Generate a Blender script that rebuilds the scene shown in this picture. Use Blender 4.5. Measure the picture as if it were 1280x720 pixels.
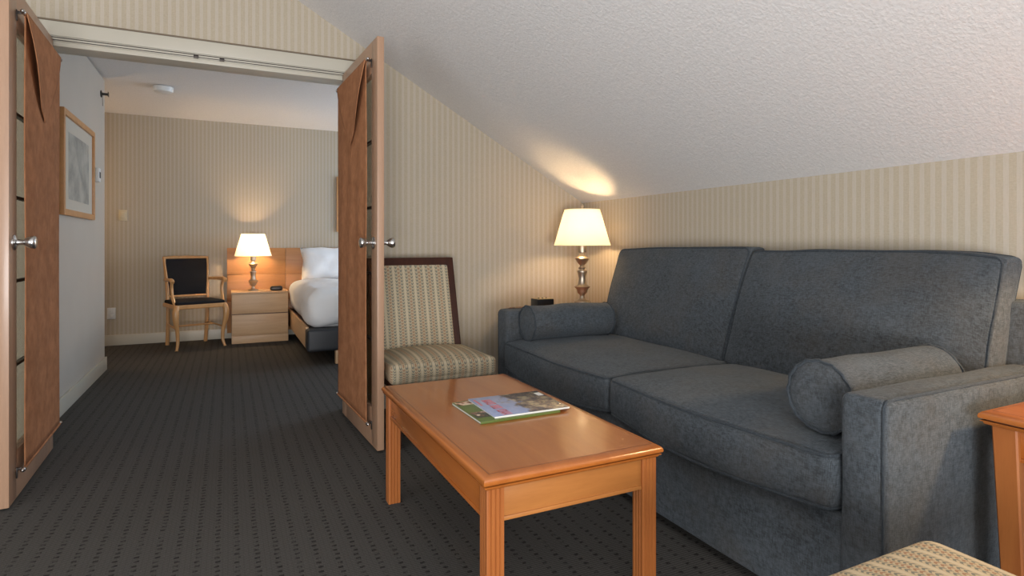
import bpy, bmesh, math, random
from mathutils import Vector, Matrix, noise
random.seed(7)
C = bpy.context.scene
COL = C.collection
PI = math.pi
for o in list(bpy.data.objects): bpy.data.objects.remove(o)

# ------------------------------------------------------------------ camera
F_PX, CAM_H, HORIZON = 730.0, 1.02, 306.0
YAW = math.atan(355 / 730.0)
cd = bpy.data.cameras.new('camera'); cam = bpy.data.objects.new('camera', cd); COL.objects.link(cam)
cam.location = (0, 0, CAM_H); cam.rotation_euler = (PI / 2, 0, -YAW)
cd.sensor_fit = 'HORIZONTAL'; cd.sensor_width = 36; cd.lens = 36 * F_PX / 1280
cd.shift_y = -(360 - HORIZON) / 1280; cd.clip_start = 0.05
C.camera = cam

# ------------------------------------------------------------------ light and exposure
C.view_settings.view_transform = 'Standard'; C.view_settings.look = 'None'
C.view_settings.exposure = 0.0; C.view_settings.gamma = 1; C.view_settings.use_curve_mapping = False
W = bpy.data.worlds.new('sky'); C.world = W; W.use_nodes = True
W.node_tree.nodes['Background'].inputs[0].default_value = (0.62, 0.78, 1, 1)
W.node_tree.nodes['Background'].inputs[1].default_value = 0.6

def light(name, kind, loc, energy, color, rot=(0, 0, 0), size=None, radius=None, spread=None):
    l = bpy.data.lights.new(name, kind); l.energy = energy; l.color = color
    if size: l.shape = 'RECTANGLE'; l.size, l.size_y = size
    if radius is not None: l.shadow_soft_size = radius
    if spread: l.spread = spread
    o = bpy.data.objects.new(name, l); COL.objects.link(o); o.location = loc; o.rotation_euler = rot
    return o
# daylight of the sitting-room window behind the camera, of the bedroom window to the right; two added fills between
light('sitting_room_daylight', 'AREA', (0.2, -2.12, 1.55), 26, (0.93, 0.97, 1.0), (PI / 2, 0, 0), (2.6, 1.5))
light('ceiling_fill_light', 'AREA', (-0.5, -1.95, 0.55), 178, (0.98, 0.985, 1.0), (PI * .69, math.radians(-3), 0), (1.9, 1.0))  # added upward fill that brightens the sloping ceiling, no fixture here
light('side_fill_light', 'AREA', (-2.34, 0.4, 1.2), 26, (0.97, 0.98, 1.0), (0, -PI / 2, 0), (1.5, 2.2))  # added fill from the left for slope and sofa front, window invented
light('bedroom_daylight', 'AREA', (3.5, 5.75, 1.45), 62, (0.60, 0.78, 1.0), (0, PI / 2, 0), (1.3, 1.6))
# warm lamps out of view: on the right-hand side table, and in the bedroom corner left of the partition; then an added bedroom fill
l_ = light('side_table_lamp_light', 'SPOT', (2.02, 0.42, 1.08), 30, (1.0, 0.66, 0.34), radius=0.05)
l_.data.spot_size = math.radians(155); l_.data.spot_blend = 0.25
light('alcove_lamp_light', 'POINT', (-1.75, 6.5, 1.5), 12, (1.0, 0.62, 0.3), radius=0.06)
light('bedroom_warm_fill', 'POINT', (2.75, 6.75, 1.0), 33, (1.0, 0.72, 0.42), radius=0.06)  # added warm fill for bedroom walls and ceiling, lamp invented
LAMP_W = 36

# ------------------------------------------------------------------ mesh helpers
ORG = [Vector((0, 0, 0))]          # world point that local zero stands for while a thing is built

def obj(name, bm, mat, parent=None, smooth=30, kind=None):
    bmesh.ops.translate(bm, verts=bm.verts, vec=-ORG[0])
    bmesh.ops.recalc_face_normals(bm, faces=bm.faces)
    me = bpy.data.meshes.new(name); bm.to_mesh(me); bm.free()
    if smooth is not None:
        for p in me.polygons: p.use_smooth = True
        me.set_sharp_from_angle(angle=math.radians(smooth))
    for m in (mat if isinstance(mat, (list, tuple)) else [mat]): me.materials.append(m)
    o = bpy.data.objects.new(name, me); COL.objects.link(o)
    if parent: o.parent = parent
    if kind: o['kind'] = kind
    return o

def thing(name, label, cat, loc=(0, 0, 0), rotz=0, group=None, world=True):
    o = bpy.data.objects.new(name, None); COL.objects.link(o)
    o.empty_display_size = 0.1
    o.location = loc; o.rotation_euler = (0, 0, rotz); o['label'] = label; o['category'] = cat
    if group: o['group'] = group
    ORG[0] = Vector(loc) if world else Vector((0, 0, 0))
    return o

def tag(o, label, cat=None, group=None, kind=None):
    o['label'] = label
    if cat: o['category'] = cat
    if group: o['group'] = group
    if kind: o['kind'] = kind
    return o

def copy_tree(o, parent=None):
    c = o.copy(); COL.objects.link(c)
    if parent: c.parent = parent
    for ch in list(o.children): copy_tree(ch, c)
    return c

def B(): return bmesh.new()

def box(bm, x0, x1, y0, y1, z0, z1, bev=0.0, seg=2):
    r = bmesh.ops.create_cube(bm, size=1)
    for v in r['verts']:
        v.co = Vector(((x0 + x1) / 2 + v.co.x * (x1 - x0), (y0 + y1) / 2 + v.co.y * (y1 - y0), (z0 + z1) / 2 + v.co.z * (z1 - z0)))
    if bev > 0:
        es = {e for v in r['verts'] for e in v.link_edges}
        bmesh.ops.bevel(bm, geom=list(es), offset=bev, segments=seg, affect='EDGES', profile=0.6)
    return bm

def axis_pts(a0, a1, r, n, m=3):
    c = (a0 + a1) / 2; a = abs(a1 - a0) / 2; r = min(r, a * 0.98)
    th = [math.tan(math.radians(45 * i / m)) * r for i in range(m, 0, -1)]
    pts = [-(a - r) - t for t in th] + [-(a - r) + 2 * (a - r) * i / n for i in range(n + 1)] + [(a - r) + t for t in reversed(th)]
    return [c + p for p in pts], c, a, r

def rbox(bm, x0, x1, y0, y1, z0, z1, r=0.02, n=6, puff=(0, 0, 0), fn=None, jit=0.0, seed=0):
    """upholstered block: rounded edges, faces puffed outwards"""
    ax = [axis_pts(x0, x1, r, n), axis_pts(y0, y1, r, n), axis_pts(z0, z1, r, n)]
    P = [a[0] for a in ax]; N = [len(p) for p in P]; V = {}
    def vert(i, j, k):
        key = (i, j, k)
        if key in V: return V[key]
        p = Vector((P[0][i], P[1][j], P[2][k]))
        q = Vector([min(max(p[d], ax[d][1] - ax[d][2] + ax[d][3]), ax[d][1] + ax[d][2] - ax[d][3]) for d in range(3)])
        # single radius: the smallest of the three axes governs
        rr = min(a[3] for a in ax)
        dvec = p - q
        u = [max(-1, min(1, (q[d] - ax[d][1]) / max(ax[d][2] - ax[d][3], 1e-6))) for d in range(3)]
        if dvec.length > 1e-9: dvec = dvec.normalized() * rr
        co = q + dvec
        for d in range(3):
            if puff[d]:
                a, b = [e for e in range(3) if e != d]
                w = (1 - u[a] ** 2) * (1 - u[b] ** 2)
                w = w ** 0.6
                if abs(p[d] - ax[d][1]) > ax[d][2] - ax[d][3] + 1e-6 or True:
                    co[d] += puff[d] * w * (u[d] if abs(u[d]) < 1 else math.copysign(1, u[d]))
        if jit:
            nv = noise.noise_vector((co + Vector((seed * 3.1, seed, 0))) * 5.0)
            co += nv * jit
        if fn: co = fn(co)
        V[key] = bm.verts.new(co); return V[key]
    def quad(a, b, c, d):
        try: bm.faces.new((vert(*a), vert(*b), vert(*c), vert(*d)))
        except ValueError: pass
    for d in range(3):
        a, b = [e for e in range(3) if e != d]
        for side in (0, N[d] - 1):
            for i in range(N[a] - 1):
                for j in range(N[b] - 1):
                    def k(ii, jj):
                        t = [0, 0, 0]; t[d] = side; t[a] = ii; t[b] = jj; return tuple(t)
                    quad(k(i, j), k(i + 1, j), k(i + 1, j + 1), k(i, j + 1))
    return bm

def tube(bm, pts, rad, seg=8, closed=False, cap=True):
    pts = [Vector(p) for p in pts]; n = len(pts)
    rads = rad if isinstance(rad, (list, tuple)) else [rad] * n
    rings = []; up = None
    for i, p in enumerate(pts):
        a = pts[i - 1] if (i > 0 or closed) else p
        b = pts[(i + 1) % n] if (i < n - 1 or closed) else p
        t = (b - a).normalized()
        if up is None:
            up = Vector((0, 0, 1)) if abs(t.z) < 0.9 else Vector((1, 0, 0))
        side = t.cross(up); side.normalize(); up = side.cross(t).normalized()
        rings.append([bm.verts.new(p + (side * math.cos(2 * PI * k / seg) + up * math.sin(2 * PI * k / seg)) * rads[i]) for k in range(seg)])
    for i in range(n - (0 if closed else 1)):
        A, Bn = rings[i], rings[(i + 1) % n]
        for k in range(seg):
            bm.faces.new((A[k], A[(k + 1) % seg], Bn[(k + 1) % seg], Bn[k]))
    if cap and not closed:
        bm.faces.new(rings[0][::-1]); bm.faces.new(rings[-1])
    return bm

def lathe(bm, prof, cx=0, cy=0, seg=32, closed=False, axis='z', origin=(0, 0, 0)):
    rings = []
    for r, z in prof:
        ring = []
        for k in range(seg):
            a = 2 * PI * k / seg
            if axis == 'z': co = Vector((cx + r * math.cos(a), cy + r * math.sin(a), z))
            elif axis == 'x': co = Vector(origin) + Vector((z, r * math.cos(a), r * math.sin(a)))
            else: co = Vector(origin) + Vector((r * math.cos(a), z, r * math.sin(a)))
            ring.append(bm.verts.new(co))
        rings.append(ring)
    for i in range(len(rings) - 1):
        for k in range(seg):
            bm.faces.new((rings[i][k], rings[i][(k + 1) % seg], rings[i + 1][(k + 1) % seg], rings[i + 1][k]))
    if not closed:
        bm.faces.new(rings[0][::-1]); bm.faces.new(rings[-1])
    else:
        for k in range(seg):
            bm.faces.new((rings[-1][k], rings[-1][(k + 1) % seg], rings[0][(k + 1) % seg], rings[0][k]))
    return bm

def prism(bm, poly, d0, d1, plane='xz'):
    """extrude a 2-D outline along the third axis"""
    def co(p, d):
        if plane == 'xz': return (p[0], d, p[1])
        if plane == 'xy': return (p[0], p[1], d)
        return (d, p[0], p[1])
    a = [bm.verts.new(co(p, d0)) for p in poly]; b = [bm.verts.new(co(p, d1)) for p in poly]
    n = len(poly)
    bm.faces.new(a[::-1]); bm.faces.new(b)
    for i in range(n): bm.faces.new((a[i], a[(i + 1) % n], b[(i + 1) % n], b[i]))
    return bm

def profile_frame(bm, x0, x1, y0, y1, prof):
    """moulding swept round a rectangle; prof = [(outset, z)] closed loop seen in section"""
    rings = []
    for (o_, z) in prof:
        rings.append([bm.verts.new(p) for p in ((x0 - o_, y0 - o_, z), (x1 + o_, y0 - o_, z), (x1 + o_, y1 + o_, z), (x0 - o_, y1 + o_, z))])
    for i in range(len(rings) - 1):
        for k in range(4):
            bm.faces.new((rings[i][k], rings[i][(k + 1) % 4], rings[i + 1][(k + 1) % 4], rings[i + 1][k]))
    bm.faces.new(rings[0][::-1]); bm.faces.new(rings[-1])
    return bm

def rrect(x0, x1, y0, y1, r, m=5):
    out = []
    for cx, cy, a0 in ((x1 - r, y1 - r, 0), (x0 + r, y1 - r, 90), (x0 + r, y0 + r, 180), (x1 - r, y0 + r, 270)):
        for i in range(m + 1):
            a = math.radians(a0 + 90 * i / m); out.append((cx + r * math.cos(a), cy + r * math.sin(a)))
    return out

def densify(pts, step=0.03, closed=True):
    out = []; n = len(pts)
    for i in range(n if closed else n - 1):
        a = Vector(pts[i]); b = Vector(pts[(i + 1) % n]); k = max(1, int((b - a).length / step))
        for j in range(k): out.append(a.lerp(b, j / k))
    if not closed: out.append(Vector(pts[-1]))
    return out

def bez(pts, n=8):
    """smooth curve through points (Catmull-Rom)"""
    P = [Vector(p) for p in pts]; P = [P[0] * 2 - P[1]] + P + [P[-1] * 2 - P[-2]]; out = []
    for i in range(1, len(P) - 2):
        for j in range(n):
            t = j / n; a, b, c, d = P[i - 1:i + 3]
            out.append(0.5 * ((2 * b) + (c - a) * t + (2 * a - 5 * b + 4 * c - d) * t * t + (3 * b - a - 3 * c + d) * t ** 3))
    out.append(P[-2]); return out

# ------------------------------------------------------------------ materials
class N:
    def __init__(s, name, rough=0.5, spec=0.5, metal=0.0):
        s.m = bpy.data.materials.new(name); s.m.use_nodes = True; s.t = s.m.node_tree
        s.b = s.t.nodes['Principled BSDF']
        s.b.inputs['Roughness'].default_value = rough; s.b.inputs['Metallic'].default_value = metal
        s.b.inputs['Specular IOR Level'].default_value = spec
        s._tc = None
    def new(s, typ, **kw):
        n = s.t.nodes.new(typ)
        for k, v in kw.items(): setattr(n, k, v)
        return n
    def L(s, a, b): s.t.links.new(a, b)
    def tc(s, out='Object'):
        if not s._tc: s._tc = s.new('ShaderNodeTexCoord')
        return s._tc.outputs[out]
    def xyz(s):
        n = s.new('ShaderNodeSeparateXYZ'); s.L(s.tc(), n.inputs[0]); return n.outputs
    def math(s, op, a, b=None, c=None):
        n = s.new('ShaderNodeMath', operation=op)
        for i, v in enumerate((a, b, c)):
            if v is None: continue
            if isinstance(v, (int, float)): n.inputs[i].default_value = v
            else: s.L(v, n.inputs[i])
        return n.outputs[0]
    def mapping(s, scale=(1, 1, 1), rot=(0, 0, 0), loc=(0, 0, 0)):
        n = s.new('ShaderNodeMapping'); s.L(s.tc(), n.inputs[0])
        n.inputs['Scale'].default_value = scale; n.inputs['Rotation'].default_value = rot; n.inputs['Location'].default_value = loc
        return n.outputs[0]
    def noise(s, scale, detail=3, rough=0.5, vec=None, dist=0.0):
        n = s.new('ShaderNodeTexNoise'); n.inputs['Scale'].default_value = scale
        n.inputs['Detail'].default_value = detail; n.inputs['Roughness'].default_value = rough
        n.inputs['Distortion'].default_value = dist
        s.L(vec if vec is not None else s.tc(), n.inputs['Vector']); return n.outputs['Fac']
    def ramp(s, fac, stops, interp='LINEAR'):
        n = s.new('ShaderNodeValToRGB'); n.color_ramp.interpolation = interp
        while len(n.color_ramp.elements) < len(stops): n.color_ramp.elements.new(0.5)
        for e, (p, c) in zip(n.color_ramp.elements, stops):
            e.position = p; e.color = (c, c, c, 1) if isinstance(c, (int, float)) else (*c, 1)
        s.L(fac, n.inputs[0]); return n.outputs[0]
    def mix(s, fac, a, b, mode='MIX'):
        n = s.new('ShaderNodeMix', data_type='RGBA', blend_type=mode)
        for i, v in ((0, fac), (6, a), (7, b)):
            if isinstance(v, (int, float)): n.inputs[i].default_value = v
            elif isinstance(v, tuple): n.inputs[i].default_value = (*v, 1)
            else: s.L(v, n.inputs[i])
        return n.outputs[2]
    def color(s, c):
        if isinstance(c, tuple): s.b.inputs['Base Color'].default_value = (*c, 1)
        else: s.L(c, s.b.inputs['Base Color'])
        return s
    def bump(s, h, strength=0.3, dist=0.002):
        n = s.new('ShaderNodeBump'); n.inputs['Strength'].default_value = strength; n.inputs['Distance'].default_value = dist
        s.L(h, n.inputs['Height']); s.L(n.outputs[0], s.b.inputs['Normal']); return s

def plain(name, c, rough=0.5, metal=0.0, spec=0.5):
    n = N(name, rough, spec, metal)
    v = n.noise(40, 2); n.color(n.mix(n.ramp(v, [(0.3, 0.0), (0.7, 0.12)]), c, tuple(x * 0.8 for x in c)))
    return n.m

def wallpaper(axis, name):
    n = N(name, 0.75, 0.25); o = n.xyz()[axis]
    per = n.math('FRACT', n.math('ADD', n.math('DIVIDE', o, 0.0375), 50))
    s1 = n.math('LESS_THAN', n.math('ABSOLUTE', n.math('SUBTRACT', per, 0.5)), 0.22)     # light band
    sc = (400, 400, 30)
    tex = n.noise(1, 2, 0.6, n.mapping(sc)); tex2 = n.noise(90, 2, 0.5, n.mapping((1, 1, 2.5)))
    c = n.mix(n.ramp(tex2, [(0.35, 0.0), (0.7, 1.0)]), (0.465, 0.40, 0.305), (0.425, 0.365, 0.275))
    c = n.mix(n.math('MULTIPLY', s1, 0.55), c, (0.525, 0.475, 0.405))
    c = n.mix(n.ramp(tex, [(0.4, 0.0), (0.75, 0.16)]), c, (0.3, 0.25, 0.17))
    return n.color(c).bump(n.math('ADD', tex2, n.math('MULTIPLY', s1, 0.8)), 0.12, 0.001).m
M = {}
M['paper_x'] = wallpaper(0, 'striped_wallpaper_across'); M['paper_y'] = wallpaper(1, 'striped_wallpaper_along')

n = N('popcorn_ceiling', 0.9, 0.2)
v = n.noise(85, 4, 0.7); v2 = n.noise(30, 2)
n.color(n.mix(n.ramp(v, [(0.4, 0.0), (0.7, 1.0)]), (0.72, 0.71, 0.70), (0.80, 0.79, 0.78))).bump(n.math('ADD', v, n.math('MULTIPLY', v2, 0.4)), 0.36, 0.008)
M['ceiling'] = n.m
n = N('smooth_painted_wall', 0.6, 0.3)
n.color(n.mix(n.noise(4, 2), (0.50, 0.455, 0.395), (0.54, 0.495, 0.43))).bump(n.noise(180, 2), 0.1, 0.001); M['paint'] = n.m
n = N('cream_trim_paint', 0.4, 0.5); n.color(n.mix(n.noise(6, 2), (0.50, 0.47, 0.39), (0.53, 0.50, 0.42))); M['trim'] = n.m
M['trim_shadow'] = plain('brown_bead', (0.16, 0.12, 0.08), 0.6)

# carpet: woven grid of short dark dashes on a brown-grey ground
n = N('woven_carpet', 0.95, 0.1); X = n.xyz()
PX, PY = 0.059, 0.029
wob = n.math('MULTIPLY', n.math('SUBTRACT', n.noise(9, 1), 0.5), 0.006)
cu = n.math('DIVIDE', n.math('ADD', X[0], wob), PX)
row = n.math('FLOOR', n.math('DIVIDE', X[1], PY))
stag = n.math('MULTIPLY', n.math('PINGPONG', row, 1.0), 0.05)
fu = n.math('ABSOLUTE', n.math('SUBTRACT', n.math('FRACT', n.math('ADD', n.math('ADD', cu, stag), 100)), 0.5))
fv = n.math('ABSOLUTE', n.math('SUBTRACT', n.math('FRACT', n.math('ADD', n.math('DIVIDE', X[1], PY), 100)), 0.5))
dash = n.math('MULTIPLY', n.math('LESS_THAN', fu, 0.13), n.math('LESS_THAN', fv, 0.20))
dn = n.ramp(n.noise(55, 2), [(0.38, 0.15), (0.55, 1.0)])
dash = n.math('MULTIPLY', dash, dn)
weave = n.math('FRACT', n.math('ADD', n.math('DIVIDE', X[1], 0.0102), 100)); weave = n.math('ABSOLUTE', n.math('SUBTRACT', weave, 0.5))
weavx = n.math('FRACT', n.math('ADD', n.math('DIVIDE', X[0], 0.0155), 100)); weavx = n.math('ABSOLUTE', n.math('SUBTRACT', weavx, 0.5))
fib = n.noise(420, 3, 0.7)
c = n.mix(n.ramp(fib, [(0.3, 0.0), (0.75, 1.0)]), (0.060, 0.057, 0.053), (0.135, 0.128, 0.118))
c = n.mix(n.ramp(weave, [(0.15, 0.0), (0.42, 0.75)]), c, (0.045, 0.042, 0.039))
c = n.mix(n.ramp(weavx, [(0.36, 0.0), (0.48, 0.25)]), c, (0.045, 0.042, 0.039))
c = n.mix(n.math('MULTIPLY', dash, 0.8), c, (0.016, 0.015, 0.014))
c = n.mix(n.ramp(n.noise(240, 1, 0.5, n.mapping((0.5, 1.6, 1), loc=(3, 1, 0))), [(0.69, 0.0), (0.74, 0.5)]), c, (0.20, 0.19, 0.18))
n.color(c).bump(n.math('SUBTRACT', fib, n.math('MULTIPLY', dash, 1.5)), 0.6, 0.004); M['carpet'] = n.m

def wood(name, a, b, rough=0.35, scale=(3, 3, 3), grain=1.0, spec=0.5, coat=0.0, stretch=(1, 1, 14)):
    n = N(name, rough, spec)
    big = n.noise(2.2, 3, 0.55, n.mapping(tuple(s * g for s, g in zip(scale, stretch))), 0.6)
    fine = n.noise(9, 3, 0.6, n.mapping(tuple(s * g * 3 for s, g in zip(scale, stretch))))
    c = n.mix(n.ramp(big, [(0.3, 0.0), (0.7, 1.0)]), a, b)
    c = n.mix(n.ramp(fine, [(0.45, 0.0), (0.8, 0.35 * grain)]), c, tuple(x * 0.55 for x in a))
    n.color(c)
    if coat: n.b.inputs['Coat Weight'].default_value = coat; n.b.inputs['Coat Roughness'].default_value = 0.14; n.b.inputs['Coat IOR'].default_value = 1.5 + .25 * (coat > .5)
    return n.m
# grain runs along the axis with the SMALL factor
M['cherry_long'] = wood('cherry_table_wood', (0.325, 0.092, 0.015), (0.39, 0.122, 0.022), 0.45, (1, 1, 1), 0.45, 0.08, 0.9, (9, 0.9, 9))
M['cherry_up'] = wood('cherry_leg_wood', (0.29, 0.088, 0.022), (0.35, 0.118, 0.030), 0.4, (1, 1, 1), 0.5, 0.3, 0.15, (12, 12, 1))
M['cherry_across'] = wood('cherry_apron_wood', (0.31, 0.115, 0.028), (0.39, 0.155, 0.040), 0.36, (1, 1, 1), 0.5, 0.5, 0.15, (1.2, 9, 12))
M['groove'] = plain('dark_groove_and_shade', (0.09, 0.03, 0.012), 0.5)  # dark joints, and painted shade in the table edge recess
M['door_wood'] = wood('maple_door_wood', (0.36, 0.215, 0.135), (0.41, 0.25, 0.16), 0.36, (1, 1, 1), 0.5, 0.5, 0.1, (14, 14, 0.9))
M['oak'] = wood('pale_oak_veneer', (0.55, 0.34, 0.18), (0.63, 0.41, 0.23), 0.42, (1, 1, 1), 0.5, 0.4, 0, (1.0, 10, 14))
M['headboard'] = wood('headboard_veneer', (0.41, 0.19, 0.062), (0.49, 0.235, 0.083), 0.4, (1, 1, 1), 0.5, 0.4, 0, (1.0, 10, 14))
M['chair_wood'] = wood('honey_chair_wood', (0.52, 0.27, 0.10), (0.60, 0.33, 0.14), 0.35, (1, 1, 1), 0.5, 0.5, 0.2, (10, 10, 1.5))
M['dark_wood'] = wood('dark_walnut_frame', (0.035, 0.011, 0.006), (0.055, 0.016, 0.008), 0.4, (1, 1, 1), 0.5, 0.2, 0.0, (10, 10, 1.5))
M['frame_wood'] = wood('picture_frame_wood', (0.50, 0.24, 0.09), (0.58, 0.29, 0.11), 0.4, (1, 1, 1), 0.4, 0.5, 0, (8, 8, 8))

# blue-grey chenille
def chenille(name, a, b, hi):
    n = N(name, 0.92, 0.2)
    big = n.noise(7, 4, 0.6); mid = n.noise(38, 3, 0.65)
    wx = n.noise(1, 2, 0.7, n.mapping((520, 60, 60))); wy = n.noise(1, 2, 0.7, n.mapping((60, 60, 520))); wz = n.noise(1, 2, 0.7, n.mapping((60, 520, 60)))
    w = n.math('ADD', n.math('ADD', wx, wy), wz)
    c = n.mix(n.ramp(n.math('ADD', n.math('MULTIPLY', big, 0.55), n.math('MULTIPLY', mid, 0.45)), [(0.40, 0.0), (0.62, 1.0)]), a, b)
    c = n.mix(n.ramp(n.math('DIVIDE', w, 3), [(0.42, 0.0), (0.6, 0.75)]), c, hi)
    if name.endswith('chenille'): c = n.mix(n.ramp(n.noise(4.3, 3, 0.6, n.mapping((1, 1, 1), loc=(5, 2, 1))), [(0.45, 0.0), (0.68, 0.30)]), c, (0.084, 0.070, 0.055))
    n.color(c).bump(n.math('ADD', w, n.math('MULTIPLY', mid, 0.6)), 0.45, 0.0025)
    n.b.inputs['Sheen Weight'].default_value = 0.12; n.b.inputs['Sheen Roughness'].default_value = 0.5
    n.b.inputs['Sheen Tint'].default_value = (0.7, 0.8, 0.9, 1)
    return n.m
M['sofa'] = chenille('blue_grey_chenille', (0.028, 0.033, 0.037), (0.048, 0.055, 0.061), (0.096, 0.111, 0.127))
M['piping'] = chenille('blue_grey_piping', (0.022, 0.027, 0.033), (0.035, 0.042, 0.050), (0.055, 0.064, 0.072))

# striped patterned upholstery: pale lines with columns of small blue and rust dashes between
n = N('striped_upholstery', 0.9, 0.15); X = n.xyz()
per = 0.0155
u = n.math('ADD', n.math('DIVIDE', X[0], per), 200); colidx = n.math('FLOORED_MODULO', n.math('FLOOR', u), 4)
fu = n.math('ABSOLUTE', n.math('SUBTRACT', n.math('FRACT', u), 0.5))
vv = n.math('SUBTRACT', X[1], X[2])
vz = n.math('ADD', n.math('DIVIDE', vv, 0.0125), n.math('MULTIPLY', colidx, 0.5))
zig = n.math('MULTIPLY', fu, 1.1)
fv = n.math('FRACT', n.math('ADD', n.math('ADD', vz, zig), 200))
dash = n.math('LESS_THAN', fv, 0.52)
line = n.math('LESS_THAN', colidx, 0.5)
base = n.mix(n.noise(260, 2), (0.38, 0.31, 0.205), (0.50, 0.42, 0.29))
alt = n.math('COMPARE', colidx, 2.0, 0.4)
dcol = n.mix(alt, (0.075, 0.105, 0.105), (0.26, 0.115, 0.06))
m1 = n.math('MULTIPLY', n.math('MULTIPLY', dash, n.math('SUBTRACT', 1.0, line)), n.math('LESS_THAN', fu, 0.44))
c = n.mix(n.math('MULTIPLY', m1, 0.72), base, dcol)
c = n.mix(n.math('MULTIPLY', n.math('MULTIPLY', line, n.math('LESS_THAN', fu, 0.3)), 0.38), c, (0.58, 0.51, 0.38))
n.color(c).bump(n.noise(500, 2), 0.3, 0.001); M['stripe'] = n.m

n = N('brown_suede_curtain', 0.85, 0.15)
n.color(n.mix(n.ramp(n.noise(16, 4, 0.65), [(0.35, 0.0), (0.68, 1.0)]), (0.30, 0.130, 0.060), (0.43, 0.195, 0.093))).bump(n.noise(60, 3), 0.25, 0.002)
M['suede'] = n.m
M['brass'] = plain('satin_nickel_brass', (0.50, 0.42, 0.33), 0.42, 1.0)
M['steel'] = plain('brushed_steel_knob', (0.55, 0.54, 0.53), 0.27, 1.0)
M['dark_metal'] = plain('dark_bracket_metal', (0.07, 0.06, 0.055), 0.4, 0.8)
M['track_metal'] = plain('aluminium_track', (0.45, 0.45, 0.43), 0.35, 0.8)
M['black_plastic'] = plain('black_plastic', (0.012, 0.012, 0.013), 0.3)
M['black_fabric'] = plain('black_seat_fabric', (0.012, 0.012, 0.014), 0.9, 0, 0.2)
M['white_plastic'] = plain('white_plastic', (0.72, 0.72, 0.70), 0.4)
M['ivory_plastic'] = plain('ivory_plastic', (0.58, 0.50, 0.34), 0.4)
M['vinyl'] = plain('charcoal_vinyl', (0.020, 0.022, 0.027), 0.5)
M['gold_top'] = plain('gold_speckled_top', (0.55, 0.40, 0.2), 0.4, 0.3)
n = N('white_bed_linen', 0.85, 0.2); n.color(n.mix(n.noise(5, 2), (0.80, 0.80, 0.81), (0.86, 0.86, 0.86))).bump(n.noise(9, 3, 0.5), 0.3, 0.02); M['linen'] = n.m
n = N('tinted_glass', 0.05, 0.5); n.b.inputs['Transmission Weight'].default_value = 1.0; n.b.inputs['Roughness'].default_value = 0.03
n.color((0.88, 0.92, 0.85)); M['glass'] = n.m
# lampshade: pleated translucent cloth
n = N('lampshade_cloth', 0.8, 0.1)
tr = n.new('ShaderNodeBsdfTranslucent'); tr.inputs[0].default_value = (0.95, 0.87, 0.70, 1)
df = n.new('ShaderNodeBsdfDiffuse'); df.inputs[0].default_value = (0.85, 0.80, 0.68, 1)
mx = n.new('ShaderNodeMixShader'); mx.inputs[0].default_value = 0.55
n.L(df.outputs[0], mx.inputs[1]); n.L(tr.outputs[0], mx.inputs[2])
n.L(mx.outputs[0], n.t.nodes['Material Output'].inputs['Surface']); M['shade'] = n.m
n = N('lit_bulb', 0.4); n.color((1, .9, .7)); n.b.inputs['Emission Color'].default_value = (1, 0.72, 0.38, 1); n.b.inputs['Emission Strength'].default_value = 12; M['bulb'] = n.m
# prints
n = N('grey_landscape_print', 0.5); X = n.xyz()
c = n.mix(n.ramp(n.noise(7, 5, 0.65), [(0.35, 0.0), (0.65, 1.0)]), (0.24, 0.24, 0.22), (0.44, 0.43, 0.38))
n.color(c); M['print'] = n.m
M['mat_board'] = plain('cream_mat_board', (0.55, 0.51, 0.43), 0.7)

# ------------------------------------------------------------------ room shell
S = dict(kind='structure')
def struct(name, bm, mat, label, cat, smooth=30, parent=None):
    o = obj(name, bm, mat, parent, smooth)
    if parent is None: tag(o, label, cat, kind='structure')
    return o
ORG[0] = Vector((0, 0, 0))
GY0, GY1 = 3.62, 3.74            # gable wall faces
KX = 2.334; KZ = 1.325; SL = 0.572
def slope_z(x): return KZ + SL * (KX - x)
RX = -0.35; RZ = slope_z(RX)      # where the slope meets the flat top
LX, BY = -2.4, -2.2               # left and back walls of the sitting room
BL, BR, BYE = -2.3, 3.6, 7.09     # bedroom left, right, far wall
BZ = 2.362                        # bedroom ceiling
OX0, OX1, OZ = -0.83, 0.665, 2.035 # opening

struct('floor', box(B(), LX - .1, BR + .1, BY - .1, BYE + .1, -0.06, 0), M['carpet'], 'charcoal woven carpet with small dark dashes across both rooms', 'floor')
# gable wall: three blocks around the opening, one mesh
bm = B()
prism(bm, [(LX, 0), (OX0, 0), (OX0, OZ + .0), (LX, OZ)], GY0, GY1)
prism(bm, [(OX1, 0), (KX, 0), (KX, KZ + .03), (OX1, slope_z(OX1) + .03)], GY0, GY1)
prism(bm, [(LX, OZ), (OX1, OZ), (OX1, slope_z(OX1) + .03), (RX, RZ + .03), (LX, RZ + .03)], GY0, GY1)
struct('wall_gable', bm, M['paper_x'], 'striped beige wallpapered gable wall with the double-door opening', 'wall', None)
struct('wall_right', box(B(), KX, KX + .1, BY, GY0, 0, KZ + .06), M['paper_y'], 'low striped beige knee wall behind the blue-grey sofa', 'wall', None)
bm = B()
for a in ((BY, -.3, 0, RZ + .1), (2.1, GY0, 0, RZ + .1), (-.3, 2.1, 0, .6), (-.3, 2.1, 2.1, RZ + .1)): box(bm, LX - .1, LX, a[0], a[1], a[2], a[3])  # opening invented along with the side fill light
struct('wall_left', bm, M['paper_y'], 'wallpapered left wall of the sitting room outside the view', 'wall', None)
bm = B()
for a in ((LX, -1.15, 0, 2.9), (1.55, KX + .1, 0, 1.75), (-1.15, 1.55, 0, .8), (-1.15, 1.55, 2.05, 2.9)):
    box(bm, a[0], a[1], BY - .1, BY, a[2], a[3])
struct('wall_back', bm, M['paint'], 'wall behind the camera with the sitting-room window opening', 'wall', None)
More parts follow.
